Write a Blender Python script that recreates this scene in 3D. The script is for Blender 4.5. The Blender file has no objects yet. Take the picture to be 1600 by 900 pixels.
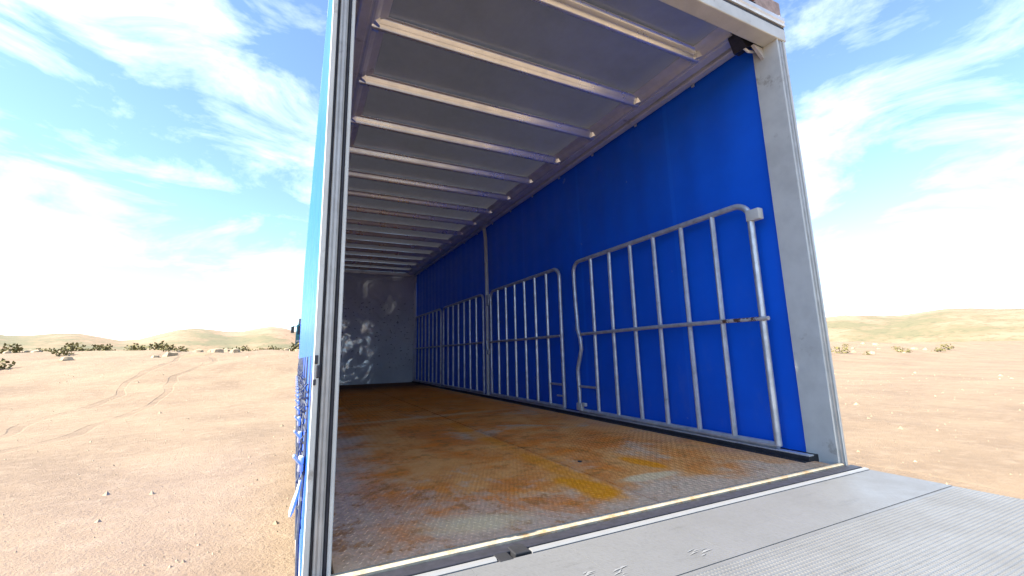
import bpy, bmesh, math, random
from math import sin, cos, pi, radians
from mathutils import Vector, Matrix, noise
S = bpy.context.scene
C = S.collection
random.seed(7)

# ------------------------------------------------------------------ camera
cam_d = bpy.data.cameras.new('camera')
cam = bpy.data.objects.new('camera', cam_d); C.objects.link(cam); S.camera = cam
YAW, PITCH, ROLL, FPX = 0.44453, 0.17156, -0.01977, 663.94
f = Vector((sin(YAW)*cos(PITCH), cos(YAW)*cos(PITCH), sin(PITCH)))
r = Vector((cos(YAW), -sin(YAW), 0)); u = r.cross(f)
r2 = r*cos(ROLL) + u*sin(ROLL); u2 = -r*sin(ROLL) + u*cos(ROLL)
M = Matrix(((r2.x, u2.x, -f.x, -1.3436), (r2.y, u2.y, -f.y, -1.3552), (r2.z, u2.z, -f.z, 0.5904), (0, 0, 0, 1)))
cam.matrix_world = M
cam_d.sensor_width = 36; cam_d.lens = 36*FPX/1600
cam_d.shift_x = (800-781.3)/1600; cam_d.shift_y = -(450-439.4)/1600
cam_d.clip_start = 0.02; cam_d.clip_end = 6000

# ------------------------------------------------------------------ light
SUN = Vector((-0.78, 0.002, 0.66)).normalized()
W = bpy.data.worlds.new('World'); S.world = W; W.use_nodes = True
nt = W.node_tree; N = nt.nodes; L = nt.links; N.clear()
out = N.new('ShaderNodeOutputWorld'); bg = N.new('ShaderNodeBackground'); bg.inputs[1].default_value = 0.077
sky = N.new('ShaderNodeTexSky'); sky.sky_type = 'NISHITA'; sky.sun_disc = False
sky.sun_elevation = math.asin(SUN.z); sky.sun_rotation = math.atan2(SUN.x, SUN.y)
sky.dust_density = 0.0; sky.air_density = 0.9; sky.ozone_density = 3.0
tc = N.new('ShaderNodeTexCoord'); mp = N.new('ShaderNodeMapping'); mp.inputs['Scale'].default_value = (1.6, 1.6, 4.2)
mp.inputs['Location'].default_value = (0.35, 0.1, 0.2)
nz = N.new('ShaderNodeTexNoise'); nz.inputs['Scale'].default_value = 2.3; nz.inputs['Detail'].default_value = 7
nz.inputs['Roughness'].default_value = 0.62; nz.inputs['Distortion'].default_value = 0.5
cr = N.new('ShaderNodeValToRGB'); cr.color_ramp.elements[0].position = 0.44; cr.color_ramp.elements[1].position = 0.82
cr.color_ramp.elements[0].color = (0, 0, 0, 1); cr.color_ramp.elements[1].color = (0.75, 0.75, 0.75, 1)
mx = N.new('ShaderNodeMixRGB'); mx.inputs[2].default_value = (6.2, 6.8, 7.6, 1)
L.new(tc.outputs['Generated'], mp.inputs[0]); L.new(mp.outputs[0], nz.inputs['Vector']); L.new(nz.outputs[0], cr.inputs[0])
L.new(cr.outputs[0], mx.inputs[0]); L.new(sky.outputs[0], mx.inputs[1]); L.new(mx.outputs[0], bg.inputs[0]); L.new(bg.outputs[0], out.inputs[0])
sd = bpy.data.lights.new('sun', 'SUN'); sd.energy = 3.4; sd.angle = radians(0.53); sd.color = (1.0, 0.94, 0.85)
sun = bpy.data.objects.new('sun', sd); C.objects.link(sun); sun.rotation_euler = SUN.to_track_quat('Z', 'Y').to_euler(); sun.location = (-20, 16, 20)

S.view_settings.view_transform = 'Standard'; S.view_settings.look = 'None'
S.view_settings.exposure = 2.35; S.view_settings.gamma = 1.0
S.render.engine = 'CYCLES'
S.cycles.use_denoising = True
S.cycles.max_bounces = 10; S.cycles.diffuse_bounces = 7; S.cycles.glossy_bounces = 5
S.cycles.sample_clamp_indirect = 6; S.cycles.caustics_reflective = False; S.cycles.caustics_refractive = False

# ------------------------------------------------------------------ helpers
class MB:
    def __init__(s): s.v = []; s.f = []
    def add(s, vs, fs):
        n = len(s.v); s.v += [tuple(v) for v in vs]; s.f += [tuple(i+n for i in q) for q in fs]; return s
    def box(s, x0, x1, y0, y1, z0, z1, b=0.0, mat=None):
        if b <= 0:
            vs = [(x, y, z) for z in (z0, z1) for y in (y0, y1) for x in (x0, x1)]
            fs = [(0, 2, 3, 1), (4, 5, 7, 6), (0, 1, 5, 4), (2, 6, 7, 3), (0, 4, 6, 2), (1, 3, 7, 5)]
        else:
            bm = bmesh.new(); bmesh.ops.create_cube(bm, size=1)
            for v in bm.verts:
                v.co = ((x0+x1)/2+v.co.x*(x1-x0), (y0+y1)/2+v.co.y*(y1-y0), (z0+z1)/2+v.co.z*(z1-z0))
            bmesh.ops.bevel(bm, geom=bm.edges[:], offset=b, segments=2, affect='EDGES', profile=0.5)
            vs = [v.co.copy() for v in bm.verts]; fs = [[v.index for v in q.verts] for q in bm.faces]; bm.free()
        if mat is not None: vs = [mat @ Vector(v) for v in vs]
        return s.add(vs, fs)
    def tube(s, pts, rad, n=10, closed=False):
        pts = [Vector(p) for p in pts]; m = len(pts); vs = []; fs = []
        ref = None
        for i, p in enumerate(pts):
            a = pts[i-1] if (i > 0 or closed) else p; b = pts[(i+1) % m] if (i < m-1 or closed) else p
            t = (b-a).normalized()
            if ref is None: ref = t.orthogonal().normalized()
            ref = (ref - t*ref.dot(t)).normalized(); bi = t.cross(ref)
            R_ = rad[i] if isinstance(rad, (list, tuple)) else rad
            for k in range(n):
                an = 2*pi*k/n; vs.append(p + (ref*cos(an)+bi*sin(an))*R_)
        for i in range(m if closed else m-1):
            j = (i+1) % m
            off = 0
            for k in range(n): fs.append((i*n+k, i*n+(k+1) % n, j*n+(k+1) % n, j*n+k))
        if not closed: fs.append(tuple(reversed(range(n)))); fs.append(tuple(range((m-1)*n, m*n)))
        return s.add(vs, fs)
    def ext(s, prof, axis, a, b, cap=True):      # extrude closed 2-D profile along an axis
        n = len(prof); vs = []
        for t in (a, b):
            for (p, q) in prof:
                vs.append({'y': (p, t, q), 'x': (t, p, q), 'z': (p, q, t)}[axis])
        fs = [(i, (i+1) % n, n+(i+1) % n, n+i) for i in range(n)]
        if cap: fs += [tuple(reversed(range(n))), tuple(range(n, 2*n))]
        return s.add(vs, fs)
    def grid(s, fn, nu, nv):
        vs = [fn(i/nu, j/nv) for j in range(nv+1) for i in range(nu+1)]
        fs = [(j*(nu+1)+i, j*(nu+1)+i+1, (j+1)*(nu+1)+i+1, (j+1)*(nu+1)+i) for j in range(nv) for i in range(nu)]
        return s.add(vs, fs)
    def mesh(s, name, mat, smooth=False):
        me = bpy.data.meshes.new(name); me.from_pydata(s.v, [], s.f); me.update()
        bm = bmesh.new(); bm.from_mesh(me); bmesh.ops.recalc_face_normals(bm, faces=bm.faces); bm.to_mesh(me); bm.free()
        if smooth:
            me.polygons.foreach_set('use_smooth', [True]*len(me.polygons))
            me.set_sharp_from_angle(angle=radians(38))
        if mat: me.materials.append(mat)
        return me
    def build(s, name, mat, parent=None, smooth=False, label=None, kind=None):
        return link(name, s.mesh(name, mat, smooth), parent, label, kind)
def link(name, me, parent=None, label=None, kind=None, loc=None):
    o = bpy.data.objects.new(name, me); C.objects.link(o)
    if parent: o.parent = parent
    if loc: o.location = loc
    if label: o['label'] = label
    if kind: o['kind'] = kind
    return o
def thing(name, label, cat, loc=(0, 0, 0), group=None):
    o = bpy.data.objects.new(name, None); C.objects.link(o); o.location = loc; o.empty_display_size = 0.2
    o['label'] = label; o['category'] = cat
    if group: o['group'] = group
    return o

# ------------------------------------------------------------------ materials
class G:       # tiny node graph helper
    def __init__(s, name):
        s.m = bpy.data.materials.new(name); s.m.use_nodes = True; s.t = s.m.node_tree; s.n = s.t.nodes
        s.b = s.n['Principled BSDF']; s.co = s.n.new('ShaderNodeNewGeometry')
        s.pos = s.co.outputs['Position']
    def lk(s, a, b):
        if isinstance(a, (int, float)): b.default_value = a
        elif isinstance(a, tuple): b.default_value = a if len(a) == len(b.default_value) else a+(1,)
        else: s.t.links.new(a, b)
    def map(s, scale=(1, 1, 1), loc=(0, 0, 0), rot=(0, 0, 0)):
        m = s.n.new('ShaderNodeMapping'); s.lk(s.pos, m.inputs[0]); m.inputs['Scale'].default_value = scale
        m.inputs['Location'].default_value = loc; m.inputs['Rotation'].default_value = rot; return m.outputs[0]
    def noise(s, scale, detail=5, rough=0.6, vec=None, dist=0):
        m = s.n.new('ShaderNodeTexNoise'); s.lk(vec if vec is not None else s.pos, m.inputs['Vector'])
        m.inputs['Scale'].default_value = scale; m.inputs['Detail'].default_value = detail
        m.inputs['Roughness'].default_value = rough; m.inputs['Distortion'].default_value = dist; return m.outputs[0]
    def vor(s, scale, vec=None, feat='F1'):
        m = s.n.new('ShaderNodeTexVoronoi'); m.feature = feat; s.lk(vec if vec is not None else s.pos, m.inputs['Vector'])
        m.inputs['Scale'].default_value = scale; return m.outputs[0]
    def ramp(s, v, a, b, lo=0.0, hi=1.0):
        m = s.n.new('ShaderNodeMapRange'); s.lk(v, m.inputs[0]); m.inputs[1].default_value = a; m.inputs[2].default_value = b
        m.inputs[3].default_value = lo; m.inputs[4].default_value = hi; m.interpolation_type = 'SMOOTHSTEP'; return m.outputs[0]
    def mix(s, fac, a, b, mode='MIX'):
        m = s.n.new('ShaderNodeMixRGB'); m.blend_type = mode; s.lk(fac, m.inputs[0]); s.lk(a, m.inputs[1]); s.lk(b, m.inputs[2]); return m.outputs[0]
    def math(s, op, a, b=0.0, clamp=False):
        m = s.n.new('ShaderNodeMath'); m.operation = op; m.use_clamp = clamp; s.lk(a, m.inputs[0]); s.lk(b, m.inputs[1]); return m.outputs[0]
    def vm(s, op, a, b):
        m = s.n.new('ShaderNodeVectorMath'); m.operation = op; s.lk(a, m.inputs[0]); s.lk(b, m.inputs[1]); return m.outputs[1] if op in ('LENGTH', 'DISTANCE') else m.outputs[0]
    def sep(s):
        m = s.n.new('ShaderNodeSeparateXYZ'); s.lk(s.pos, m.inputs[0]); return m.outputs
    def bump(s, h, strength=0.3, dist=0.01):
        m = s.n.new('ShaderNodeBump'); m.inputs['Strength'].default_value = strength; m.inputs['Distance'].default_value = dist
        s.lk(h, m.inputs['Height']); s.lk(m.outputs[0], s.b.inputs['Normal'])
    def done(s, col, rough=0.5, metal=0.0, **kw):
        s.lk(col, s.b.inputs['Base Color']); s.lk(rough, s.b.inputs['Roughness']); s.lk(metal, s.b.inputs['Metallic'])
        for k, v in kw.items(): s.lk(v, s.b.inputs[k])
        return s.m
def simple(name, col, rough=0.5, metal=0.0, var=0.12, sc=9, bump=0.1, dirt=None, dm=(0.56, 0.75), **kw):
    g = G(name); n1 = g.noise(sc, 6)
    c = g.mix(g.ramp(n1, 0.3, 0.75), col, tuple(max(0, k*(1-var*2.2)) for k in col))
    if dirt: c = g.mix(g.ramp(g.noise(sc*0.6, 8, 0.7, g.map((1, 1, 1), (3, 5, 1))), dm[0], dm[1]), c, dirt)
    if bump: g.bump(n1, bump, 0.004)
    return g.done(c, g.ramp(n1, 0.3, 0.7, rough*0.85, min(1, rough*1.15)) if rough < 0.9 else rough, metal, **kw)

def floor_material():
    g = G('rusty tread plate'); P = g.pos; sx = g.sep()
    flat = g.map((1, 1, 0))
    big = g.noise(0.95, 7, 0.62, flat, 0.6); mid = g.noise(3.1, 8, 0.68, g.map((1, 1, 0), (7, 3, 0)), 0.4)
    fine = g.noise(26, 5, 0.7, g.map((1, 1, 0), (1, 9, 0))); streak = g.noise(2.2, 7, 0.65, g.map((0.55, 1.9, 0), (4, 4, 0), (0, 0, 0.25)), 0.3)
    grey = g.mix(g.ramp(fine, 0.3, 0.7), (0.84, 0.63, 0.44), (0.56, 0.40, 0.26))
    tan = g.mix(g.ramp(mid, 0.3, 0.7), (0.95, 0.42, 0.12), (0.86, 0.32, 0.07))
    rust = g.mix(g.ramp(streak, 0.35, 0.68), (0.74, 0.23, 0.05), (0.97, 0.27, 0.02))
    c = g.mix(g.ramp(g.math('ADD', g.math('MULTIPLY', big, 0.6), g.math('MULTIPLY', mid, 0.4)), 0.44, 0.56), tan, rust)
    # deeper orange rust farther in
    far = g.ramp(sx[1], 1.6, 4.0)
    c = g.mix(g.math('MULTIPLY', far, g.ramp(streak, 0.36, 0.6, 0.35, 0.95)), c, (0.95, 0.28, 0.025))
    # bare zinc-grey: left edge, near sill, patches
    gl = g.ramp(g.math('ADD', sx[0], g.math('MULTIPLY', g.math('SUBTRACT', mid, 0.5), 0.9)), -1.12, -0.80, 0.75, 0.0)
    gn = g.ramp(g.math('ADD', sx[1], g.math('MULTIPLY', g.math('SUBTRACT', mid, 0.5), 1.2)), 0.05, 0.40, 0.8, 0.0)
    gp = g.ramp(g.noise(1.5, 8, 0.7, g.map((1, 1, 0), (11, 2.4, 0)), 0.5), 0.55, 0.66, 0.0, 0.7)
    gp = g.math('MULTIPLY', gp, g.ramp(sx[1], 4.5, 2.0))
    gr = g.math('MULTIPLY', g.ramp(sx[0], 0.75, 1.15, 0, 0.55), g.ramp(mid, 0.35, 0.6))
    gm = g.math('MAXIMUM', g.math('MAXIMUM', gl, gn), g.math('MAXIMUM', gp, gr))
    c = g.mix(g.math('MULTIPLY', gm, g.ramp(fine, 0.25, 0.6, 0.75, 1.0)), c, grey)
    # broken rust specks on top
    sp = g.math('MULTIPLY', g.ramp(g.noise(9, 8, 0.75, g.map((1, 1, 0), (2, 6, 0))), 0.52, 0.6), g.ramp(big, 0.38, 0.55))
    c = g.mix(g.math('MULTIPLY', sp, 0.75), c, (0.50, 0.18, 0.04))
    sp2 = g.math('MULTIPLY', g.ramp(g.noise(42, 6, 0.8, g.map((1, 0.7, 0), (5, 2, 0))), 0.53, 0.62), g.ramp(mid, 0.40, 0.58, 0.1, 0.8))
    c = g.mix(g.math('MULTIPLY', sp2, 0.55), c, (0.36, 0.15, 0.05))
    def blob(cx, cy, rx, ry, rot, soft=0.3, wob=0.5):
        v = g.map((1/rx, 1/ry, 0), (0, 0, 0), (0, 0, 0))
        m = g.n.new('ShaderNodeMapping'); m.vector_type = 'TEXTURE'; g.lk(P, m.inputs[0])
        m.inputs['Location'].default_value = (cx, cy, 0); m.inputs['Rotation'].default_value = (0, 0, rot); m.inputs['Scale'].default_value = (rx, ry, 1e3)
        d = g.vm('LENGTH', m.outputs[0], (0, 0, 0))
        d = g.math('ADD', d, g.math('MULTIPLY', g.math('SUBTRACT', g.noise(7, 7, 0.7, g.map((1, 1, 0), (cx*9, cy*7, 0))), 0.5), wob*2))
        return g.ramp(d, 1+soft, 1-soft)
    yel = blob(-0.125, 0.31, 0.085, 0.20, 0.12, 0.35, 0.75)
    yel = g.math('MAXIMUM', yel, g.math('MULTIPLY', blob(-0.075, 0.72, 0.065, 0.36, 0.0, 0.6, 1.2), 0.6))
    yel = g.math('MAXIMUM', yel, g.math('MULTIPLY', blob(-0.075, 1.75, 0.07, 0.5, 0.0, 0.7, 1.2), 0.6))
    side = g.ramp(sx[0], -0.022, -0.03, 0, 1)
    yel = g.math('MULTIPLY', yel, side)
    yel = g.math('MAXIMUM', yel, blob(0.385, 0.525, 0.055, 0.15, 0.2, 0.25, 0.3))
    cream = g.math('MAXIMUM', blob(0.22, 0.31, 0.16, 0.045, 0.0, 0.35, 0.6), blob(-0.73, 0.17, 0.17, 0.075, -0.2, 0.6, 0.7))
    cream = g.math('MAXIMUM', cream, g.math('MULTIPLY', blob(-0.15, 2.9, 0.9, 0.06, 0.1, 0.6, 0.5), 0.5))
    c = g.mix(g.math('MULTIPLY', cream, 0.8), c, (0.88, 0.64, 0.34))
    c = g.mix(g.math('MULTIPLY', yel, 0.92), c, g.mix(g.ramp(fine, 0.3, 0.7), (1.0, 0.36, 0.004), (0.92, 0.28, 0.004)))
    # floor colour darkens toward the bulkhead, edge broken by noise
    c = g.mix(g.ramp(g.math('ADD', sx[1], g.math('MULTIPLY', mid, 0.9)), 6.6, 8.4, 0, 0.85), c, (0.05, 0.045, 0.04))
    c = g.mix(g.ramp(sx[2], 0.0006, 0.0018, 0.0, 0.10), c, (0.60, 0.50, 0.36))
    g.bump(g.noise(60, 4, 0.7), 0.25, 0.002)
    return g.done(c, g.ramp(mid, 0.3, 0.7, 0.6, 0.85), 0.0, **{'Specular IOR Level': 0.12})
MF = floor_material()

def curtain_material():
    g = G('blue pvc curtain')
    n = g.noise(1.7, 5); s2 = g.noise(14, 8, 0.75, g.map((1, 0.4, 1)))
    c = g.mix(g.ramp(n, 0.3, 0.7), (0.007, 0.13, 0.80), (0.006, 0.11, 0.70))
    c = g.mix(g.math('MULTIPLY', g.ramp(s2, 0.60, 0.78), 0.10), c, (0.20, 0.32, 0.62))
    sc = g.ramp(g.noise(5, 3, 0.4, g.map((1, 1.3, 1), (5, 1, 7))), 0.735, 0.76)
    c = g.mix(g.math('MULTIPLY', sc, 0.35), c, (0.35, 0.45, 0.7))
    fr = g.math('FRACT', g.math('ADD', g.math('DIVIDE', g.sep()[1], 1.22), 0.27))
    seam = g.math('MULTIPLY', g.ramp(fr, 0.0, 0.004), g.ramp(fr, 0.034, 0.030))
    c = g.mix(g.math('MULTIPLY', seam, 0.22), c, (0.02, 0.20, 0.95))
    dust = g.math('MULTIPLY', g.ramp(g.noise(2.6, 8, 0.75, g.map((1, 1.6, 0.7), (2, 7, 4))), 0.5, 0.72), g.ramp(g.sep()[2], 1.3, 0.0, 0.1, 0.6))
    c = g.mix(g.math('MULTIPLY', dust, 0.22), c, (0.22, 0.27, 0.42))
    w = g.n.new('ShaderNodeTexWave'); w.bands_direction = 'Y'; w.inputs['Scale'].default_value = 1.2; w.inputs['Distortion'].default_value = 1.5; w.inputs['Detail'].default_value = 2
    g.lk(g.map((1, 1, 0.12)), w.inputs[0])
    g.bump(g.math('ADD', w.outputs[1], g.math('MULTIPLY', n, 1.5)), 0.14, 0.03)
    m = g.done(c, g.ramp(s2, 0.3, 0.7, 0.30, 0.42), 0.0, **{'Specular IOR Level': 0.3})
    tr = g.n.new('ShaderNodeBsdfTranslucent'); tr.inputs[0].default_value = (0.03, 0.14, 0.60, 1)
    mxs = g.n.new('ShaderNodeMixShader'); mxs.inputs[0].default_value = 0.018
    g.t.links.new(g.b.outputs[0], mxs.inputs[1]); g.t.links.new(tr.outputs[0], mxs.inputs[2])
    g.t.links.new(mxs.outputs[0], [q for q in g.n if q.type == 'OUTPUT_MATERIAL'][0].inputs[0])
    return m
MCU = curtain_material()
def roof_material():
    g = G('grey roof sheet')
    n = g.noise(2.2, 6, 0.6); s2 = g.noise(30, 5, 0.7, g.map((1, 0.3, 1)))
    c = g.mix(g.ramp(n, 0.3, 0.7), (0.30, 0.32, 0.40), (0.20, 0.215, 0.28))
    x = g.sep()[0]
    c = g.mix(g.ramp(g.math('ADD', x, g.math('MULTIPLY', n, 0.12)), 0.86, 1.02, 0, 0.85), c, (0.50, 0.46, 0.38))
    c = g.mix(g.math('MULTIPLY', g.ramp(s2, 0.5, 0.8), 0.25), c, (0.25, 0.25, 0.27))
    g.bump(s2, 0.1, 0.003)
    m = g.done(c, g.ramp(s2, 0.3, 0.7, 0.30, 0.42), 0.75)
    tr = g.n.new('ShaderNodeBsdfTranslucent'); tr.inputs[0].default_value = (0.80, 0.78, 0.78, 1)
    mxs = g.n.new('ShaderNodeMixShader'); mxs.inputs[0].default_value = 0.014
    g.t.links.new(g.b.outputs[0], mxs.inputs[1]); g.t.links.new(tr.outputs[0], mxs.inputs[2])
    g.t.links.new(mxs.outputs[0], [q for q in g.n if q.type == 'OUTPUT_MATERIAL'][0].inputs[0])
    return m
MROOF = roof_material()
MBEAM = simple('galvanised roof beam', (0.88, 0.88, 0.87), 0.30, 0.75, 0.08, 5, 0.08, dirt=(0.45, 0.42, 0.38), dm=(0.62, 0.88))
MGALV = simple('galvanised tube', (0.66, 0.68, 0.70), 0.36, 0.45, 0.14, 14, 0.1, dirt=(0.20, 0.17, 0.14), dm=(0.60, 0.80))
MRUST = simple('scuffed rusty tube', (0.62, 0.60, 0.58), 0.5, 0.1, 0.15, 30, 0.2, dirt=(0.10, 0.05, 0.035), dm=(0.47, 0.53))
MRAIL = simple('grey aluminium rail', (0.80, 0.79, 0.77), 0.40, 0.45, 0.10, 6, 0.1, dirt=(0.16, 0.15, 0.14), dm=(0.58, 0.8))
MWHITE = simple('off white painted steel', (0.62, 0.62, 0.57), 0.38, 0.0, 0.08, 7, 0.08, dirt=(0.30, 0.27, 0.22), dm=(0.58, 0.70))
MGREY = simple('grey ribbed extrusion', (0.50, 0.49, 0.46), 0.42, 0.25, 0.12, 10, 0.08, dirt=(0.16, 0.15, 0.14), dm=(0.6, 0.8))
MRUB = simple('black rubber seal', (0.035, 0.035, 0.045), 0.55, 0.0, 0.2, 30, 0.2, dirt=(0.09, 0.085, 0.08), dm=(0.6, 0.8))
MDARK = simple('dark undercoated steel', (0.035, 0.035, 0.038), 0.55, 0.1, 0.2, 12, 0.2)
MSILL = simple('worn cream sill edge', (0.46, 0.40, 0.29), 0.6, 0.0, 0.14, 30, 0.35, dirt=(0.36, 0.22, 0.10), dm=(0.46, 0.66))
MLENS = simple('red lamp lens', (0.42, 0.10, 0.06), 0.25, 0.0, 0.1, 30, 0.0)
MTAN = simple('pale lamp housing', (0.45, 0.30, 0.22), 0.45, 0.0, 0.2, 20, 0.1)
def bulkhead_material():
    g = G('dented light grey bulkhead sheet')
    n = g.noise(1.6, 6, 0.6); d = g.noise(2.6, 1.5, 0.4, None, 1.2)
    c = g.mix(g.ramp(n, 0.3, 0.7), (0.70, 0.73, 0.74), (0.56, 0.59, 0.61))
    sp = g.ramp(g.noise(17, 3, 0.5, g.map((0.7, 1, 1.3), (3, 0, 1))), 0.62, 0.67)
    zz = g.sep()[2]; band = g.math('MULTIPLY', g.ramp(zz, 0.15, 0.5), g.ramp(zz, 2.1, 1.7))
    c = g.mix(g.math('MULTIPLY', g.math('MULTIPLY', sp, band), 0.75), c, (0.045, 0.05, 0.055))
    gl = g.ramp(g.noise(3.4, 4, 0.6, g.map((1, 1, 1), (0.6, 0, 0.4)), 1.6), 0.44, 0.62)
    pol = g.math('MULTIPLY', g.ramp(g.math('ADD', g.sep()[0], g.math('MULTIPLY', g.noise(2.5, 3), 0.9)), 0.80, 0.55), g.math('MULTIPLY', g.ramp(g.math('ADD', zz, g.math('MULTIPLY', n, 0.8)), 1.95, 1.7), gl))
    pol = g.math('MULTIPLY', pol, 0.42)
    g.bump(g.math('ADD', d, g.math('MULTIPLY', n, 0.6)), 0.6, 0.05)
    c = g.mix(pol, c, (0.80, 0.84, 0.86))
    return g.done(c, g.ramp(pol, 0.0, 0.42, 0.42, 0.24), g.math('MULTIPLY', pol, 0.92))
MBULK = bulkhead_material()
def alu_material():
    g = G('pale aluminium platform')
    n = g.noise(2.5, 8, 0.65); sc = g.noise(5, 8, 0.8, g.map((0.5, 3.2, 1), (0, 0, 0), (0, 0, 0.5)))
    s3 = g.noise(90, 3, 0.6)
    w = g.n.new('ShaderNodeTexWave'); w.bands_direction = 'Y'; w.inputs['Scale'].default_value = 38; w.inputs['Distortion'].default_value = 0.6; g.lk(g.pos, w.inputs[0])
    c = g.mix(g.ramp(n, 0.3, 0.72), (0.215, 0.215, 0.212), (0.172, 0.172, 0.17))
    c = g.mix(g.math('MULTIPLY', g.ramp(sc, 0.54, 0.70), 0.5), c, (0.13, 0.13, 0.125))
    c = g.mix(g.math('MULTIPLY', g.ramp(s3, 0.5, 0.75), 0.25), c, (0.12, 0.12, 0.12))
    g.bump(g.math('ADD', g.math('ADD', s3, sc), g.math('MULTIPLY', w.outputs[1], 0.8)), 0.3, 0.002)
    return g.done(c, g.ramp(n, 0.3, 0.7, 0.42, 0.58), 0.25)
MALU = alu_material()
MBRIGHT = simple('bare bright aluminium', (0.27, 0.27, 0.265), 0.45, 0.1, 0.05, 20, 0.1)
def ground_material():
    g = G('tan dry dirt')
    n = g.noise(0.35, 8, 0.65); m = g.noise(3.5, 8, 0.7); fne = g.noise(28, 5, 0.7)
    c = g.mix(g.ramp(n, 0.3, 0.7), (0.28, 0.195, 0.115), (0.20, 0.135, 0.08))
    c = g.mix(g.math('MULTIPLY', g.ramp(m, 0.45, 0.7), 0.5), c, (0.34, 0.25, 0.16))
    c = g.mix(g.math('MULTIPLY', g.ramp(fne, 0.5, 0.72), 0.35), c, (0.13, 0.09, 0.055))
    c = g.mix(g.math('MULTIPLY', g.ramp(g.noise(0.16, 8, 0.7, g.map((1, 1, 1), (3, 8, 0))), 0.56, 0.66), g.ramp(g.sep()[1], 25, 45)), c, (0.22, 0.17, 0.075))
    sp_ = g.sep(); wob = g.math('MULTIPLY', g.noise(0.12, 2, 0.5, g.map((1, 1, 0), (5, 5, 0))), 4.0)
    tm_ = None
    for tx in (-6.4, -8.2, 4.2, 6.0):
        dd = g.math('ABSOLUTE', g.math('SUBTRACT', g.math('ADD', sp_[0], g.math('SUBTRACT', wob, 2.0)), tx))
        k = g.ramp(dd, 0.19, 0.13)
        tm_ = k if tm_ is None else g.math('MAXIMUM', tm_, k)
    tw = g.n.new('ShaderNodeTexWave'); tw.bands_direction = 'Y'; tw.inputs['Scale'].default_value = 2.6; tw.inputs['Distortion'].default_value = 1.0; g.lk(g.pos, tw.inputs[0])
    tm_ = g.math('MULTIPLY', tm_, g.ramp(n, 0.35, 0.6, 0.3, 0.9))
    c = g.mix(g.math('MULTIPLY', tm_, 0.4), c, (0.15, 0.10, 0.06))
    g.bump(g.math('ADD', g.math('SUBTRACT', g.math('ADD', m, g.math('MULTIPLY', fne, 0.4)), tm_), g.math('MULTIPLY', g.math('MULTIPLY', tw.outputs[1], tm_), 0.5)), 0.7, 0.06)
    return g.done(c, 0.95)
MGR = ground_material()
def hill_material():
    g = G('reddish scrub hills')
    c = g.mix(g.ramp(g.noise(0.02, 8, 0.7), 0.4, 0.6), (0.34, 0.20, 0.12), (0.16, 0.14, 0.07))
    c = g.mix(g.math('MULTIPLY', g.ramp(g.noise(0.25, 6, 0.7), 0.5, 0.65), 0.7), c, (0.10, 0.10, 0.05))
    return g.done(c, 1.0)
MHILL = hill_material()
MTEAL = simple('teal truck paint', (0.01, 0.12, 0.15), 0.3, 0.1, 0.1, 3, 0)
MGLASS = simple('dark tinted glass', (0.01, 0.015, 0.02), 0.06, 0.0, 0.0, 3, 0)
MSCRUB = simple('dry yellow green scrub', (0.20, 0.17, 0.055), 0.9, 0.0, 0.35, 3, 0)
MSTONE = simple('pale rubble stone', (0.42, 0.32, 0.20), 0.9, 0.0, 0.25, 3, 0.3)
MSTRAP = simple('blue grey webbing', (0.10, 0.11, 0.13), 0.7, 0, 0.2, 40, 0.2)
MTYRE = simple('black tyre rubber', (0.02, 0.02, 0.02), 0.8, 0, 0.2, 20, 0.2)

# ------------------------------------------------------------------ the setting
def hgt(x, y):
    t = min(1, max(0, (y-14)/30)); t = t*t*(3-2*t)
    h = -1.15 + 2.45*t
    if y > 44: h += min(4.0, (y-44)*0.012)
    d = math.hypot(x, y)
    h += (noise.noise((x*0.05, y*0.05, 0))*0.9 + noise.noise((x*0.3, y*0.3, 3))*0.25)*min(1, max(0, (y-16)/20))
    h += noise.noise((x*0.5, y*0.5, 7))*0.05*min(1, d/12)+noise.noise((x*1.7, y*1.7, 2))*0.02
    return h
def ax(lim, near, k):
    a = [0.0]; s = near
    while a[-1] < lim: a.append(a[-1]+s); s *= k
    return a
xa = ax(1500, 0.3, 1.04); xs = [-v for v in reversed(xa[1:])] + xa
ya = ax(1500, 0.3, 1.037); ys = [-v for v in reversed(ya[1:])] + ya
b = MB(); b.v = [(x, y, hgt(x, y)) for y in ys for x in xs]
nx = len(xs); b.f = [(j*nx+i, j*nx+i+1, (j+1)*nx+i+1, (j+1)*nx+i) for j in range(len(ys)-1) for i in range(nx-1)]
b.build('ground', MGR, None, True, 'bare tan dirt lot rising gently to a rubble bank', 'structure')
def hillfn(i, j):
    a = 2*pi*i; rr = 260 + 500*j
    h = (9+7*noise.noise((cos(a)*2.2, sin(a)*2.2, 1))+5*noise.noise((cos(a)*9, sin(a)*9, 5)))*max(0, sin(pi*min(1, j*1.2)))*3.3
    return (rr*sin(a), rr*cos(a), -3 + h + noise.noise((rr*0.02, a*8, 2))*1.5)
MB().grid(hillfn, 240, 10).build('hills', MHILL, None, True, 'low reddish brown hills along the horizon', 'structure')

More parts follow.
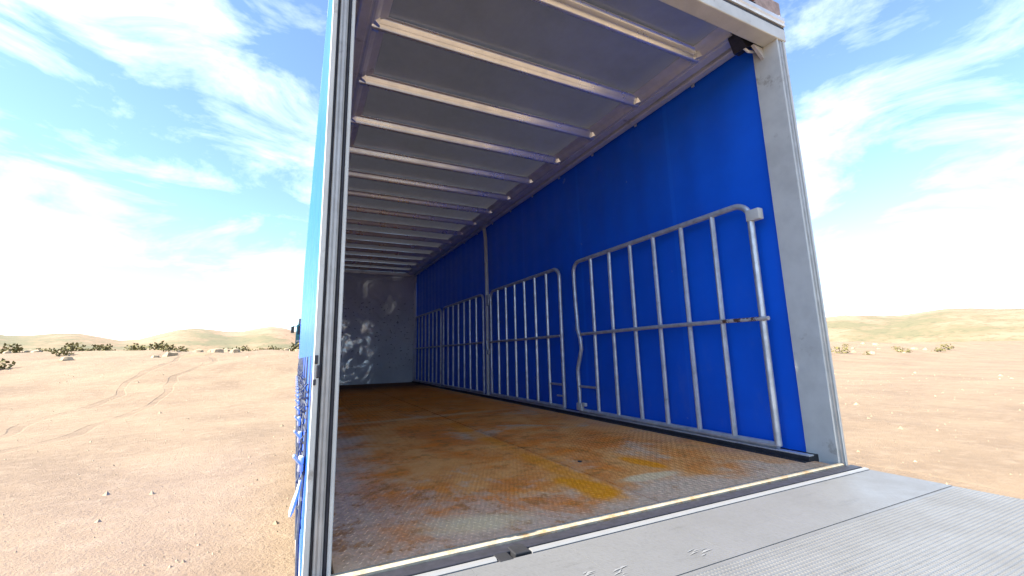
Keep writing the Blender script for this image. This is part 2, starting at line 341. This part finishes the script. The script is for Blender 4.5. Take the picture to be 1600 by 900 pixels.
def scatter():
    s = MB(); t = MB()
    for k in range(700):
        az = radians(random.uniform(-75, 75)); d = random.uniform(36, 95)
        x = -1.3+d*sin(az); y = -1.3+d*cos(az)
        if y < 26: continue
        z = hgt(x, y)
        if random.random() < 0.55:
            R_ = random.uniform(0.15, 0.6)
            n0 = len(s.v); n = 7
            pts = [(x, y, z+R_*0.8*random.uniform(.7, 1))]
            for rr, hh in ((0.7, 0.5), (1.0, -0.1)):
                for q in range(n): pts.append((x+R_*rr*cos(2*pi*q/n)*random.uniform(.7, 1.15), y+R_*rr*sin(2*pi*q/n)*random.uniform(.7, 1.15), z+R_*hh*random.uniform(.7, 1.1)))
            fs = [(0, 1+q, 1+(q+1) % n) for q in range(n)] + [(1+q, 1+n+q, 1+n+(q+1) % n, 1+(q+1) % n) for q in range(n)]
            s.add(pts, fs)
        else:
            R_ = random.uniform(0.4, 1.1)
            for q in range(70):
                a = random.uniform(0, 2*pi); e = random.uniform(0.05, 1.4); rad = R_*random.uniform(0.3, 1)
                p = Vector((x+rad*cos(a)*cos(e), y+rad*sin(a)*cos(e), z+rad*sin(e)*0.9))
                d1 = Vector((random.gauss(0, 1), random.gauss(0, 1), random.gauss(0, 1))).normalized()*R_*0.16
                d2 = d1.orthogonal().normalized()*R_*0.10
                t.add([p-d1, p+d2, p+d1, p-d2], [(0, 1, 2, 3)])
    s.build('rubble', MSTONE, None, True, 'pale stones and rubble scattered over the dirt bank', 'stuff')
    t.build('scrub', MSCRUB, None, False, 'dry yellow green scrub scattered over the dirt bank', 'stuff')
scatter()
def gravel():
    s = MB()
    for k in range(5200):
        a = random.uniform(0, 2*pi); d = 2.2+30*random.random()**1.6
        x = d*cos(a)*1.2; y = d*sin(a)+2
        if abs(x) < 1.1 and -0.5 < y < 9: continue
        R_ = random.uniform(0.006, 0.028)*(1+d*0.05)*(2.2 if random.random() < 0.06 else 1); z = hgt(x, y)
        p = [(x+R_*cos(2*pi*q/5)*random.uniform(.6, 1.3), y+R_*sin(2*pi*q/5)*random.uniform(.6, 1.3), z-0.02) for q in range(5)]
        p += [(x+random.uniform(-.3, .3)*R_, y+random.uniform(-.3, .3)*R_, z+R_*random.uniform(.4, .8))]
        s.add(p, [(q, (q+1) % 5, 5) for q in range(5)])
    s.build('gravel', MSTONE, None, False, 'small loose stones lying on the tan dirt lot', 'stuff')
gravel()

# ------------------------------------------------------------------ trailer
HW = 1.225; LEN = 8.83; HT = 2.548; HC = 2.585
T = thing('trailer', 'blue curtain sided trailer, open at the rear, with rusty steel floor', 'trailer', (0, 0, -1.15))
def part(b, name, mat, parent=T, smooth=False, label=None, kind=None):
    o = b.build(name, mat, parent, smooth, label, kind)
    if parent is T: o.location = (0, 0, 1.15)
    return o
# floor: two rows of chequer plates with recessed joints
pl = [0.012, 1.27, 2.72, 4.2, 5.7, 7.2, LEN]
for (x0, x1) in ((-HW+0.01, -0.004), (0.004, HW-0.035)):
    for k in range(len(pl)-1):
        part(MB().box(x0, x1, pl[k]+0.003, pl[k+1]-0.003, -0.02, 0.0, 0.0015), 'floor_plate', MF)
part(MB().box(-HW, HW, 0.0, LEN+0.02, -0.12, -0.022), 'floor_base', MDARK)
# raised lozenges of the chequer plate
tv = []; tf = []
pit = 0.0215; ny = int(LEN/pit); nxx = int(2*HW/pit)
for j in range(ny):
    for i in range(nxx):
        cx = -HW+0.03+i*pit + (pit/2 if j & 1 else 0); cy = 0.03+j*pit
        if abs(cx) < 0.018 or cx > HW-0.05 or cy > LEN-0.03 or any(abs(cy-q) < 0.014 for q in pl): continue
        a = (0.78 if (i+j) & 1 else -0.78); l = 0.0088; w = 0.0029; h = 0.0019; ca, sa = cos(a), sin(a); n = len(tv)
        tv += [(cx-ca*l, cy-sa*l, 0.0002), (cx+sa*w, cy-ca*w, 0.0002), (cx+ca*l, cy+sa*l, 0.0002), (cx-sa*w, cy+ca*w, 0.0002),
               (cx-ca*l*0.5, cy-sa*l*0.5, h), (cx+ca*l*0.5, cy+sa*l*0.5, h)]
        tf += [(n, n+1, n+4), (n+1, n+5, n+4), (n+1, n+2, n+5), (n+2, n+3, n+5), (n+3, n+4, n+5), (n+3, n, n+4)]
b = MB(); b.v = tv; b.f = tf; part(b, 'tread_pattern', MF, kind='stuff', label='raised lozenges of the chequer plate floor')
# rivet-like bolts on the plates
b0 = MB().tube([(0, 0, -0.001), (0, 0, 0.004)], 0.012, 8).mesh('floor_bolt', MDARK, True)
for (x, y) in [(0.10, 0.70)]:
    link('floor_bolt', b0, T, None, None, (x, y, 1.153))
# rear sill
def wavy(x0, x1, n, fn):
    return [fn(x0+(x1-x0)*i/n) for i in range(n+1)]
b = MB(); prev = None
for i in range(121):
    x = -HW-0.005+(2*HW+0.01)*i/120
    j = noise.noise((x*9, 0, 0))*0.0035 + noise.noise((x*33, 4, 0))*0.0018
    ring = [(x, 0.016+j*1.4, 0.0005), (x, 0.013+j*1.2, 0.0050), (x, -0.010+j, 0.0050), (x, -0.0165+j*0.3, 0.001), (x, -0.0180, -0.12), (x, 0.016, -0.12)]
    b.v += ring
    if i: 
        n = (i-1)*6
        for k in range(6): b.f.append((n+k, n+(k+1) % 6, n+6+(k+1) % 6, n+6+k))
part(b, 'sill_edge', MSILL, smooth=True)
part(MB().box(-HW-0.06, HW+0.06, -0.068, -0.0185, -0.30, -0.0045, 0.003), 'sill_seal', MRUB)
part(MB().box(-HW-0.06, HW+0.06, 0.0, 0.06, -0.30, -0.13, 0.004), 'rear_cross_member', MDARK)

# bulkhead at the front
part(MB().grid(lambda i, j: (-HW-0.06+(2*HW+0.09)*i, LEN-0.006*noise.noise((i*4, j*4, 0)), -0.02+(HT+0.06)*j), 40, 40)
     .add([(-HW, LEN+0.05, -0.1), (HW, LEN+0.05, -0.1), (HW, LEN+0.05, 2.7), (-HW, LEN+0.05, 2.7)], [(0, 1, 2, 3)]), 'front_wall', MBULK, smooth=True)
b = MB()
b.box(-HW, HW, LEN-0.05, LEN-0.01, HT-0.03, HT+0.05, 0.006); b.box(HW-0.05, HW-0.005, LEN-0.035, LEN-0.01, 0, HT-0.032, 0.005)
part(b, 'bulkhead_trim', MRAIL)
b = MB()
for z in (2.38, 2.44, 2.49): b.box(-HW+0.02, HW-0.06, LEN-0.022, LEN-0.008, z, z+0.016, 0.003)
part(b, 'bulkhead_ledge', MBULK)

# roof: sheets, then cross beams
BY = [0.424+0.5778*k for k in range(15)]
ed = [0.0] + BY + [LEN]
for k in range(len(ed)-1):
    y0, y1 = ed[k]+0.002, ed[k+1]-0.002
    part(MB().grid(lambda i, j: (-1.25+2.5*i, y0+(y1-y0)*j, 2.612+0.012*(1-(2*i-1)**2)-0.010*sin(pi*j)), 24, 4), 'roof_panel', MROOF, smooth=True)
bp = [(-0.046, 0.060), (-0.046, 0.053), (-0.034, 0.050), (-0.031, 0.046), (-0.021, 0.024), (-0.0195, 0.0235), (-0.010, 0.003), (-0.006, 0.0), (0.008, 0.0), (0.012, 0.003),
      (0.022, 0.047), (0.040, 0.050), (0.040, 0.060)]
bmesh_ = MB().ext([(p*1.15, HT+q) for p, q in bp], 'x', -1.045, 1.045).mesh('roof_beam', MBEAM, True)
# flared end plate of a beam where it meets the cant rail
ge = MB()
ge.add([(1.00, -0.055, HT+0.05), (1.00, 0.055, HT+0.05), (1.09, 0.085, HT+0.036), (1.09, -0.085, HT+0.036),
        (1.00, -0.030, HT+0.002), (1.00, 0.030, HT+0.002), (1.085, 0.055, HT+0.028), (1.085, -0.055, HT+0.028)],
       [(0, 1, 2, 3), (4, 5, 6, 7), (0, 1, 5, 4), (1, 2, 6, 5), (2, 3, 7, 6), (3, 0, 4, 7)])
gm = ge.mesh('beam_end_plate', MBEAM)
gml = MB(); gml.v = [(-x, y, z) for x, y, z in ge.v]; gml.f = ge.f; gml = gml.mesh('beam_end_plate', MBEAM)
for y in BY:
    o = link('roof_beam', bmesh_, T, None, None, (0, y, 1.15))
    link('beam_end_plate', gm, o); link('beam_end_plate', gml, o)
# cant rails
rp = [(0.955, 2.606), (0.985, 2.596), (1.005, 2.588), (1.020, 2.572), (1.036, 2.560), (1.050, 2.560), (1.056, 2.566), (1.064, 2.566), (1.070, 2.556), (1.120, 2.550),
      (1.128, 2.553), (1.130, 2.572), (1.146, 2.572), (1.148, 2.545), (1.156, 2.536), (1.190, 2.532), (1.206, 2.538), (1.214, 2.552), (1.214, 2.580), (1.286, 2.580), (1.290, 2.585),
      (1.290, 2.602), (1.27, 2.609), (0.955, 2.609)]
part(MB().ext(rp, 'y', 0.16, LEN), 'cant_rail', MRAIL, smooth=False)
part(MB().ext([(-p, q) for p, q in rp], 'y', 0.16, LEN), 'cant_rail', MRAIL)
# curtains
def curt(sx, ya_, yb_, z0, z1, xin, th, amp):
    def fn_in(i, j):
        y = ya_+(yb_-ya_)*i; z = z0+(z1-z0)*j
        rip = sin(y*2*pi/0.267)*0.12+sin(y*2*pi/1.07+1+noise.noise((y*0.6, z*0.4, 9))*2)*0.5 + noise.noise((y*0.9, z*0.5, 3))*1.7
        pin = min(1, (z1-z)/0.25, 1)
        return (sx*(xin+amp*rip*pin+amp*1.2*sin(pi*j)), y, z)
    b = MB().grid(fn_in, 200, 24)
    return b
cr_ = part(curt(1, 0.09, LEN+0.05, -0.14, 2.60, 1.236, 0.02, 0.0065), 'side_curtain', MCU, smooth=True, label='blue curtain on the right side behind the gates')
cl_ = part(curt(-1, 0.016, LEN+0.05, -0.14, 2.60, 1.290, 0.022, 0.0022), 'side_curtain', MCU, smooth=True, label='blue curtain on the left side, seen edge on from outside')
# small hanging tabs (curtain runners) under the rail
tm = MB().box(-0.006, 0.006, -0.012, 0.012, -0.055, 0.0, 0.003).mesh('curtain_runner', MGALV)
for k in range(15):
    link('curtain_runner', tm, T, None, None, (1.215, 0.61+0.605*k, 1.15+2.58))
# straps and buckles on the outside left curtain
for k in range(15):
    y = 0.34+0.56*k; q = random.Random(k)
    sm = MB(); 
    sm.tube([(-1.292, y, 0.60), (-1.296, y+0.004, 0.4), (-1.300, y, 0.2), (-1.306, y-0.01, 0.0), (-1.300, y, -0.2)], 0.006, 6)
    for t in range(11):
        z = 0.50-0.044*t; dx = q.uniform(0.004, 0.016)
        sm.tube([(-1.298-dx*0.3, y+q.uniform(-.02, .02), z), (-1.298-dx, y+q.uniform(-.03, .03), z-0.012), (-1.300, y+q.uniform(-.02, .02), z-0.03)], 0.0035, 5)
    s_ = sm.build('strap', MSTRAP, cl_)
    bb = MB().box(-1.318, -1.300, y-0.018, y+0.018, 0.21, 0.26, 0.005)
    bb.tube([(-1.312, y-0.02, 0.235), (-1.332, y-0.02, 0.262), (-1.332, y+0.02, 0.262), (-1.312, y+0.02, 0.235)], 0.004, 6)
    bb.build('buckle', MGALV, cl_, True)
# hanging white strap end near the rear
b = MB()
lp = [(-1.310, 0.20, 0.215), (-1.316, 0.195, 0.185), (-1.325, 0.19, 0.155), (-1.332, 0.185, 0.13), (-1.335, 0.18, 0.118)]
b.tube(lp, [0.004, 0.006, 0.0075, 0.007, 0.003], 8)
b.build('strap_end', MWHITE, cl_, True)
MB().box(-1.300, -1.291, 0.02, 0.045, 0.44, 0.55, 0.003).build('handle_recess', MRUB, cl_)
part(MB().box(-1.30, -1.262, 0.06, LEN, -0.26, -0.145, 0.006), 'side_rave', MWHITE)
part(MB().box(1.262, 1.30, 0.06, LEN, -0.26, -0.145, 0.006), 'side_rave', MWHITE)

# rear frame posts: white flange, ribbed grey centre, black seals, white inner lip
def post(sx):
    def E_(prof, name, mat, zz=(-0.30, 2.66)):
        pr = [(sx*p, q) for p, q in prof]
        return part(MB().ext(pr, 'z', zz[0], zz[1]), name, mat)
    E_([(1.298, 0.014), (1.298, 0.004), (1.296, 0.0), (1.2835, 0.0), (1.2815, 0.004), (1.2815, 0.014)], 'post_flange', MWHITE)
    E_([(1.2813, 0.08), (1.2813, 0.012), (1.2755, 0.010), (1.2735, 0.012), (1.2735, 0.08)], 'post_seal', MRUB)
    E_([(1.2733, 0.08), (1.2733, 0.008), (1.271, 0.004), (1.266, 0.004), (1.265, 0.007), (1.262, 0.007), (1.261, 0.003), (1.254, 0.003), (1.253, 0.007), (1.250, 0.006), (1.2475, 0.009), (1.2475, 0.08)], 'post_channel', MGREY)
    E_([(1.2473, 0.08), (1.2473, 0.014), (1.243, 0.010), (1.2365, 0.012), (1.2365, 0.08)], 'post_seal', MRUB)
    E_([(1.2363, 0.158), (1.2363, 0.006), (1.233, 0.002), (1.2275, 0.002), (1.225, 0.006), (1.225, 0.158)], 'post_lip', MWHITE)
post(-1); post(1)
# scuff / torn seal on the left post
b = MB()
b.box(-1.296, -1.286, -0.006, 0.002, 0.575, 0.60, 0.002); b.box(-1.290, -1.280, -0.008, 0.004, 0.535, 0.572, 0.003); b.box(-1.297, -1.289, -0.005, 0.002, 0.515, 0.532, 0.002)
part(b, 'torn_seal', MRUB)
# header over the opening
part(MB().box(-1.31, 1.31, -0.004, 0.09, 2.477, 2.560, 0.006), 'header', MWHITE)
part(MB().box(-1.31, 1.31, 0.0, 0.09, 2.562, 2.578, 0.002), 'header_seal', MRUB)
part(MB().ext([(0.09, 2.58), (-0.008, 2.58), (-0.012, 2.590), (-0.006, 2.602), (-0.012, 2.612), (-0.012, 2.636), (-0.004, 2.644), (0.09, 2.644)], 'x', -1.31, 1.31), 'header_rail', MRAIL)
part(MB().box(-1.31, 1.31, 0.004, 0.09, 2.646, 2.76, 0.006), 'header_cap', MTAN)
for x in (-0.95, 0.95, -0.1, 0.1):
    o = part(MB().box(x-0.085, x+0.085, -0.016, 0.003, 2.662, 2.73, 0.007), 'marker_lamp', MLENS)
    MB().box(x-0.095, x+0.095, -0.006, 0.002, 2.652, 2.658, 0.002).build('lamp_base', MRUB, o)
# corner bracket and boot at the end of the right cant rail
b = MB().add([(1.045, 0.115, 2.62), (1.20, 0.115, 2.62), (1.215, 0.125, 2.52), (1.12, 0.125, 2.475), (1.045, 0.12, 2.53),
              (1.045, 0.20, 2.62), (1.20, 0.22, 2.62), (1.215, 0.24, 2.52), (1.12, 0.215, 2.485), (1.045, 0.19, 2.54)],
             [(0, 1, 2, 3, 4), (9, 8, 7, 6, 5), (0, 5, 6, 1), (1, 6, 7, 2), (2, 7, 8, 3), (3, 8, 9, 4), (4, 9, 5, 0)])
part(b, 'rubber_boot', MRUB)
b = MB().add([(1.135, 0.092, 2.476), (1.225, 0.092, 2.476), (1.225, 0.092, 2.40), (1.135, 0.11, 2.476), (1.225, 0.11, 2.476), (1.225, 0.11, 2.40)],
             [(0, 1, 2), (5, 4, 3), (0, 3, 4, 1), (1, 4, 5, 2), (2, 5, 3, 0)])
part(b, 'corner_bracket', MRAIL)
b = MB().tube([(1.12, 0.15, 2.49), (1.15, 0.14, 2.462), (1.19, 0.13, 2.465), (1.222, 0.12, 2.49)], 0.009, 8)
part(b, 'rail_hook', MRAIL, smooth=True)

# side pillar halfway along the right side
b = MB(); b.tube([(1.17, 4.38, 0.03), (1.17, 4.38, 1.5), (1.172, 4.40, 2.0), (1.178, 4.43, 2.35), (1.185, 4.50, 2.54)], 0.028, 8)
pil = part(b, 'side_pillar', MWHITE, smooth=True)
b = MB(); b.box(1.15, 1.19, 4.28, 4.40, 1.40, 1.47, 0.006); b.box(1.15, 1.19, 4.30, 4.36, 1.31, 1.40, 0.006); b.build('pillar_latch', MGALV, pil)
b = MB(); b.box(1.15, 1.19, 4.30, 4.40, 0.60, 0.68, 0.006); b.tube([(1.15, 4.33, 0.66), (1.14, 4.36, 0.80)], 0.009, 6); b.build('pillar_latch', MGALV, pil)
# floor channel the gates stand in
part(MB().ext([(1.10, 0.0005), (1.104, 0.006), (1.112, 0.006), (1.116, 0.0015), (1.138, 0.0015), (1.140, 0.022), (1.146, 0.024), (1.190, 0.024), (1.225, 0.030), (1.225, -0.02), (1.10, -0.02)], 'y', 0.10, LEN-0.05), 'floor_channel', MDARK)
part(MB().box(1.148, 1.188, 0.10, LEN-0.05, 0.0245, 0.032, 0.002), 'channel_cap', MRAIL)
# chassis under the floor
for sx in (-1, 1):
    part(MB().ext([(sx*0.40, -0.5), (sx*0.54, -0.5), (sx*0.54, -0.485), (sx*0.475, -0.48), (sx*0.475, -0.14), (sx*0.54, -0.135), (sx*0.54, -0.122), (sx*0.40, -0.122), (sx*0.40, -0.135), (sx*0.465, -0.14), (sx*0.465, -0.48), (sx*0.40, -0.485)], 'y', 0.08, LEN), 'chassis_rail', MDARK)
    ln = MB(); ln.box(sx*0.75-0.05, sx*0.75+0.05, 7.0, 7.1, -1.0, -0.13, 0.005); ln.box(sx*0.75-0.11, sx*0.75+0.11, 6.93, 7.17, -1.15, -1.0, 0.01)
    part(ln, 'landing_leg', MDARK)
wm = None
for sx in (-1, 1):
    for y in (1.6, 2.9, 4.2):
        prof = [(0.0, 0.24), (0.07, 0.24), (0.10, 0.26), (0.13, 0.26), (0.13, 0.48), (0.12, 0.50), (-0.12, 0.50), (-0.13, 0.48), (-0.13, 0.26), (0.0, 0.26)]
        n = 32; b = MB()
        for k in range(n):
            a = 2*pi*k/n; b.v += [(sx*1.03+p, y+q*cos(a), -0.65+q*sin(a)) for p, q in prof]
        m = len(prof)
        for k in range(n):
            for i in range(m): b.f.append((k*m+i, k*m+(i+1) % m, ((k+1) % n)*m+(i+1) % m, ((k+1) % n)*m+i))
        wl = part(b, 'wheel', MTYRE, smooth=True)
        rb = MB().tube([(sx*1.03-0.06, y, -0.65), (sx*1.03+sx*0.03, y, -0.65)], 0.235, 24)
        rb.tube([(sx*1.05, y, -0.65), (sx*1.13, y, -0.65)], 0.08, 12)
        for k in range(8):
            a = 2*pi*k/8; rb.tube([(sx*1.06, y+0.15*cos(a), -0.65+0.15*sin(a)), (sx*1.085, y+0.15*cos(a), -0.65+0.15*sin(a))], 0.016, 6)
        rb.build('rim', MGALV, wl, True)
for y in (1.6, 2.9, 4.2):
    part(MB().tube([(-0.95, y, -0.65), (0.95, y, -0.65)], 0.06, 10).box(-0.52, -0.42, y-0.3, y+0.3, -0.60, -0.51, 0.01).box(0.42, 0.52, y-0.3, y+0.3, -0.60, -0.51, 0.01), 'axle', MDARK)

# ------------------------------------------------------------------ side gates resting against the right curtain
GX = 1.165
def gate(y0, y1, bars, label, bend=None, brace=None, block=False, ztop=1.50):
    g = thing('side_gate', label, 'gate', (GX, (y0+y1)/2, 0.03), 'galvanised side gates leaning along the blue curtain')
    yc = (y0+y1)/2
    def L_(b, name, mat, smooth=True):
        b.v = [(x-GX, y-yc, z-0.03) for x, y, z in b.v]
        return b.build(name, mat, g, smooth)
    R_ = 0.10; pts = []
    def vert(y, za, zb, bent):
        n = 14; o = []
        for i in range(n+1):
            z = za+(zb-za)*i/n; d = 0
            if bent: d = -0.075*math.exp(-((z-0.66)/0.13)**2)-0.02*math.exp(-((z-0.85)/0.25)**2)+0.012*math.exp(-((z-0.42)/0.1)**2)
            o.append((GX+(-0.01 if bent and d < -0.03 else 0), y+d, z))
        return o
    pts += vert(y0, 0.05, ztop-R_, bend == 'near')
    pts += [(GX, y0+R_-R_*cos(a), ztop-R_+R_*sin(a)) for a in [pi/2*i/7 for i in range(1, 8)]]
    pts += [(GX, y1-R_+R_*sin(a), ztop-R_+R_*cos(a)) for a in [pi/2*i/7 for i in range(0, 8)]]
    pts += list(reversed(vert(y1, 0.05, ztop-R_, bend == 'far')))[1:]
    L_(MB().tube(pts, 0.0195, 10), 'frame', MGALV)
    L_(MB().tube([(GX, y0, 0.052), (GX, y1, 0.052)], 0.0195, 10), 'bottom_rail', MGALV)
    for y in bars:
        dz = random.uniform(-0.006, 0.006)
        L_(MB().tube([(GX, y+dz, 0.065), (GX, y+dz*0.3+random.uniform(-.004, .004), 0.8), (GX, y, ztop-0.012)], 0.0165, 8), 'bar', MGALV)
    if bend == 'far':
        L_(MB().tube([(GX-0.022, y0-0.05, 0.772), (GX-0.022, bars[0], 0.775)], 0.0125, 8), 'middle_rail', MRUST)['label'] = 'scuffed rusty end of the middle rail'
        L_(MB().tube([(GX-0.020, bars[0], 0.775), (GX-0.018, bars[2], 0.778), (GX-0.016, y1-0.09, 0.772)], 0.0145, 8), 'middle_rail', MGALV)
    else:
        L_(MB().tube([(GX-0.018, y0, 0.775), (GX-0.018, yc, 0.772), (GX-0.018, y1, 0.775)], 0.0145, 8), 'middle_rail', MGALV)
    if brace: L_(MB().tube([(GX, brace[0], 0.275), (GX, brace[1], 0.275)], 0.012, 8), 'brace', MGALV)
    return g, L_
g1, L1 = gate(0.27, 2.165, [0.535, 0.80, 1.075, 1.34, 1.61, 1.88], 'nearest tubular gate against the curtain, with a buckled far upright and scuffed middle rail', 'far', (1.88, 2.165))
L1(MB().box(GX-0.055, GX-0.02, 2.07, 2.15, 0.055, 0.125, 0.006).box(GX-0.05, GX-0.022, 2.02, 2.07, 0.10, 0.13, 0.004), 'foot_block', MWHITE)
L1(MB().box(GX-0.024, GX+0.024, 0.20, 0.285, 1.375, 1.445, 0.006), 'latch_block', MWHITE)
g2, L2 = gate(2.43, 4.24, [2.70, 2.96, 3.22, 3.48, 3.74, 3.99], 'tubular gate between the nearest gate and the white side pillar', None, (2.43, 2.70))
g3, L3 = gate(4.52, 6.46, [4.80, 5.07, 5.34, 5.62, 5.90, 6.18], 'tubular gate just beyond the white side pillar')
g4, L4 = gate(6.62, 8.56, [6.90, 7.17, 7.44, 7.72, 8.0, 8.28], 'farthest tubular gate, in the dark next to the front wall')
L2(MB().tube([(GX, 2.44, 0.16), (GX, 2.56, 0.16)], 0.010, 6), 'brace', MGALV)

# ------------------------------------------------------------------ tail lift
TL = thing('tail_lift', 'pale grey aluminium tail lift platform level with the trailer floor', 'tail lift', (0, -0.8, -0.06))
def tl(b, name, mat, smooth=False, kind=None):
    b.v = [(x, y+0.8, z+0.06) for x, y, z in b.v]; return b.build(name, mat, TL, smooth, None, kind)
def segs(a, c, holes):
    o = []; x = a
    for h0, h1 in holes: o.append((x, h0)); x = h1
    o.append((x, c)); return o
HO = [(-0.775, -0.655)]
b = MB()
for x0, x1 in segs(-1.17, 1.27, HO): b.ext([(-0.105, -0.016), (-0.105, -0.007), (-0.098, -0.0025), (-0.084, -0.0025), (-0.078, -0.007), (-0.078, -0.016)], 'x', x0, x1)
tl(b, 'edge_lip', MBRIGHT)
tl(MB().box(-1.17, 1.27, -0.128, -0.072, -0.05, -0.017, 0.002), 'edge_channel', MDARK)
for h0, h1 in HO + []:
    b = MB(); b.box(h0+0.004, h0+0.05, -0.115, -0.05, -0.022, -0.006, 0.003); b.box(h0+0.062, h1-0.005, -0.100, -0.045, -0.022, -0.002, 0.003); b.tube([(h0, -0.06, -0.015), (h1, -0.06, -0.015)], 0.007, 8)
    tl(b, 'hinge', MDARK)
xs_ = [-1.17, -0.86, -0.53, -0.13, 0.27, 0.67, 1.27]
for k in range(len(xs_)-1):
    tl(MB().box(xs_[k]+0.0005, xs_[k+1]-0.0005, -0.405, -0.1105, -0.055, -0.008, 0), 'platform_plank', MALU)
    tl(MB().box(xs_[k]+0.0005, xs_[k+1]-0.0005, -1.90, -0.4062, -0.055, -0.0100, 0), 'platform_plank', MALU)
b = MB(); y = -0.420
while y > -1.88:
    b.ext([(y, -0.0103), (y-0.002, -0.0078), (y-0.005, -0.0078), (y-0.007, -0.0103)], 'x', -1.165, 1.265); y -= 0.0135
x = -1.15
while x < 1.26:
    b.ext([(x, -1.88), (x+0.003, -1.88), (x+0.003, -0.42), (x, -0.42)], 'z', -0.0103, -0.0084); x += 0.0135
tl(b, 'grip_ribs', MALU, False, 'stuff')
b = MB(); b.box(-1.17, 1.27, -1.96, -1.902, -0.06, -0.010, 0.004); tl(b, 'platform_nose', MALU)
# bright gouges in the surface
def gouge(x, y, rot, z, sc, seed):
    q = random.Random(seed); b = MB(); m = Matrix.Translation((x, y, z)) @ Matrix.Rotation(rot, 4, 'Z')
    for k in range(6):
        a = q.uniform(-0.035, 0.01)*sc; c = q.uniform(-0.02, 0.02)*sc; l = q.uniform(0.015, 0.05)*sc; w = q.uniform(0.001, 0.0035)*sc
        vs = [m @ Vector(v) for v in ((a, c, 0), (a+l*0.5, c-w, 0.0008), (a+l, c+q.uniform(-.008, .008), 0), (a+l*0.4, c+w, 0.0014))]
        b.add(vs, [(0, 1, 2, 3)])
    return b
tl(gouge(-0.215, -0.335, 0.2, -0.0068, 1.2, 1), 'gouge', MBRIGHT); tl(gouge(-0.50, -0.325, 0.3, -0.0068, 1.0, 4), 'gouge', MBRIGHT); tl(gouge(-0.58, -0.30, 0.28, -0.0068, 1.3, 9), 'gouge', MBRIGHT)
for sx in (-1, 1):
    b = MB(); m = Matrix.Translation((sx*0.6, -0.05, -0.35)) @ Matrix.Rotation(0.5, 4, 'X'); b.box(-0.04, 0.04, -0.75, 0.12, -0.05, 0.05, 0.006, m)
    tl(b, 'lift_arm', MDARK)

# ------------------------------------------------------------------ parked teal lorry far beyond the trailer
def far_truck():
    d = 43.0; x = -1.3436+0.0; 
    X0, Y0 = -1.50, 42.0
    z = hgt(X0, Y0)
    t = thing('parked_truck', 'dark teal truck cab parked far beyond the trailer on the dirt bank', 'truck', (X0, Y0, z))
    B = lambda b, n, m, p=t, s=False: b.build(n, m, p, s)
    b = MB().add([(0, 0, 0.55), (2.3, 0, 0.55), (2.3, 0, 1.5), (0, 0, 1.5), (0.06, 0.35, 2.5), (2.24, 0.35, 2.5),
                  (0, 2.0, 0.55), (2.3, 2.0, 0.55), (2.24, 2.0, 2.55), (0.06, 2.0, 2.55)],
                 [(0, 1, 2, 3), (3, 2, 5, 4), (6, 9, 8, 7), (0, 3, 4, 9, 6), (1, 7, 8, 5, 2), (4, 5, 8, 9), (0, 6, 7, 1)])
    B(b, 'cab', MTEAL)
    B(MB().add([(0.12, 0.01, 1.55), (2.18, 0.01, 1.55), (2.14, 0.31, 2.42), (0.16, 0.31, 2.42)], [(0, 1, 2, 3)]), 'windscreen', MGLASS)
    B(MB().add([(-0.008, 0.3, 1.5), (-0.008, 1.3, 1.5), (0.045, 1.3, 2.3), (0.045, 0.5, 2.3)], [(0, 1, 2, 3)]), 'side_window', MGLASS)
    B(MB().box(0.1, 2.2, -0.10, 0.02, 0.45, 0.85, 0.03), 'bumper', MDARK)
    B(MB().box(0.3, 2.0, -0.03, 0.0, 0.95, 1.35, 0.02), 'grille', MDARK)
    for x in (0.25, 2.05): B(MB().box(x-0.15, x+0.15, -0.05, 0.0, 0.88, 1.05, 0.02), 'headlight', MBRIGHT)
    B(MB().tube([(0.05, 0.3, 2.3), (-0.25, 0.1, 2.35)], 0.03, 6).box(-0.42, -0.15, 0.02, 0.14, 1.7, 2.3, 0.03), 'mirror', MDARK)
    B(MB().add([(0.15, 0.45, 2.56), (2.15, 0.45, 2.56), (2.1, 1.9, 3.2), (0.2, 1.9, 3.2), (0.2, 1.9, 2.56), (2.1, 1.9, 2.56)], [(0, 1, 2, 3), (3, 2, 5, 4), (0, 3, 4), (1, 5, 2), (0, 4, 5, 1)]), 'wind_deflector', MDARK)
    B(MB().box(0.7, 0.9, 1.0, 7.0, 0.6, 0.8, 0.01).box(1.4, 1.6, 1.0, 7.0, 0.6, 0.8, 0.01), 'chassis', MDARK)
    for x in (0.2, 2.1):
        for y in (0.7, 5.0, 6.2):
            B(MB().tube([(x-0.14, y, 0.48), (x+0.14, y, 0.48)], 0.48, 20), 'wheel', MTYRE, t, True)
far_truck()
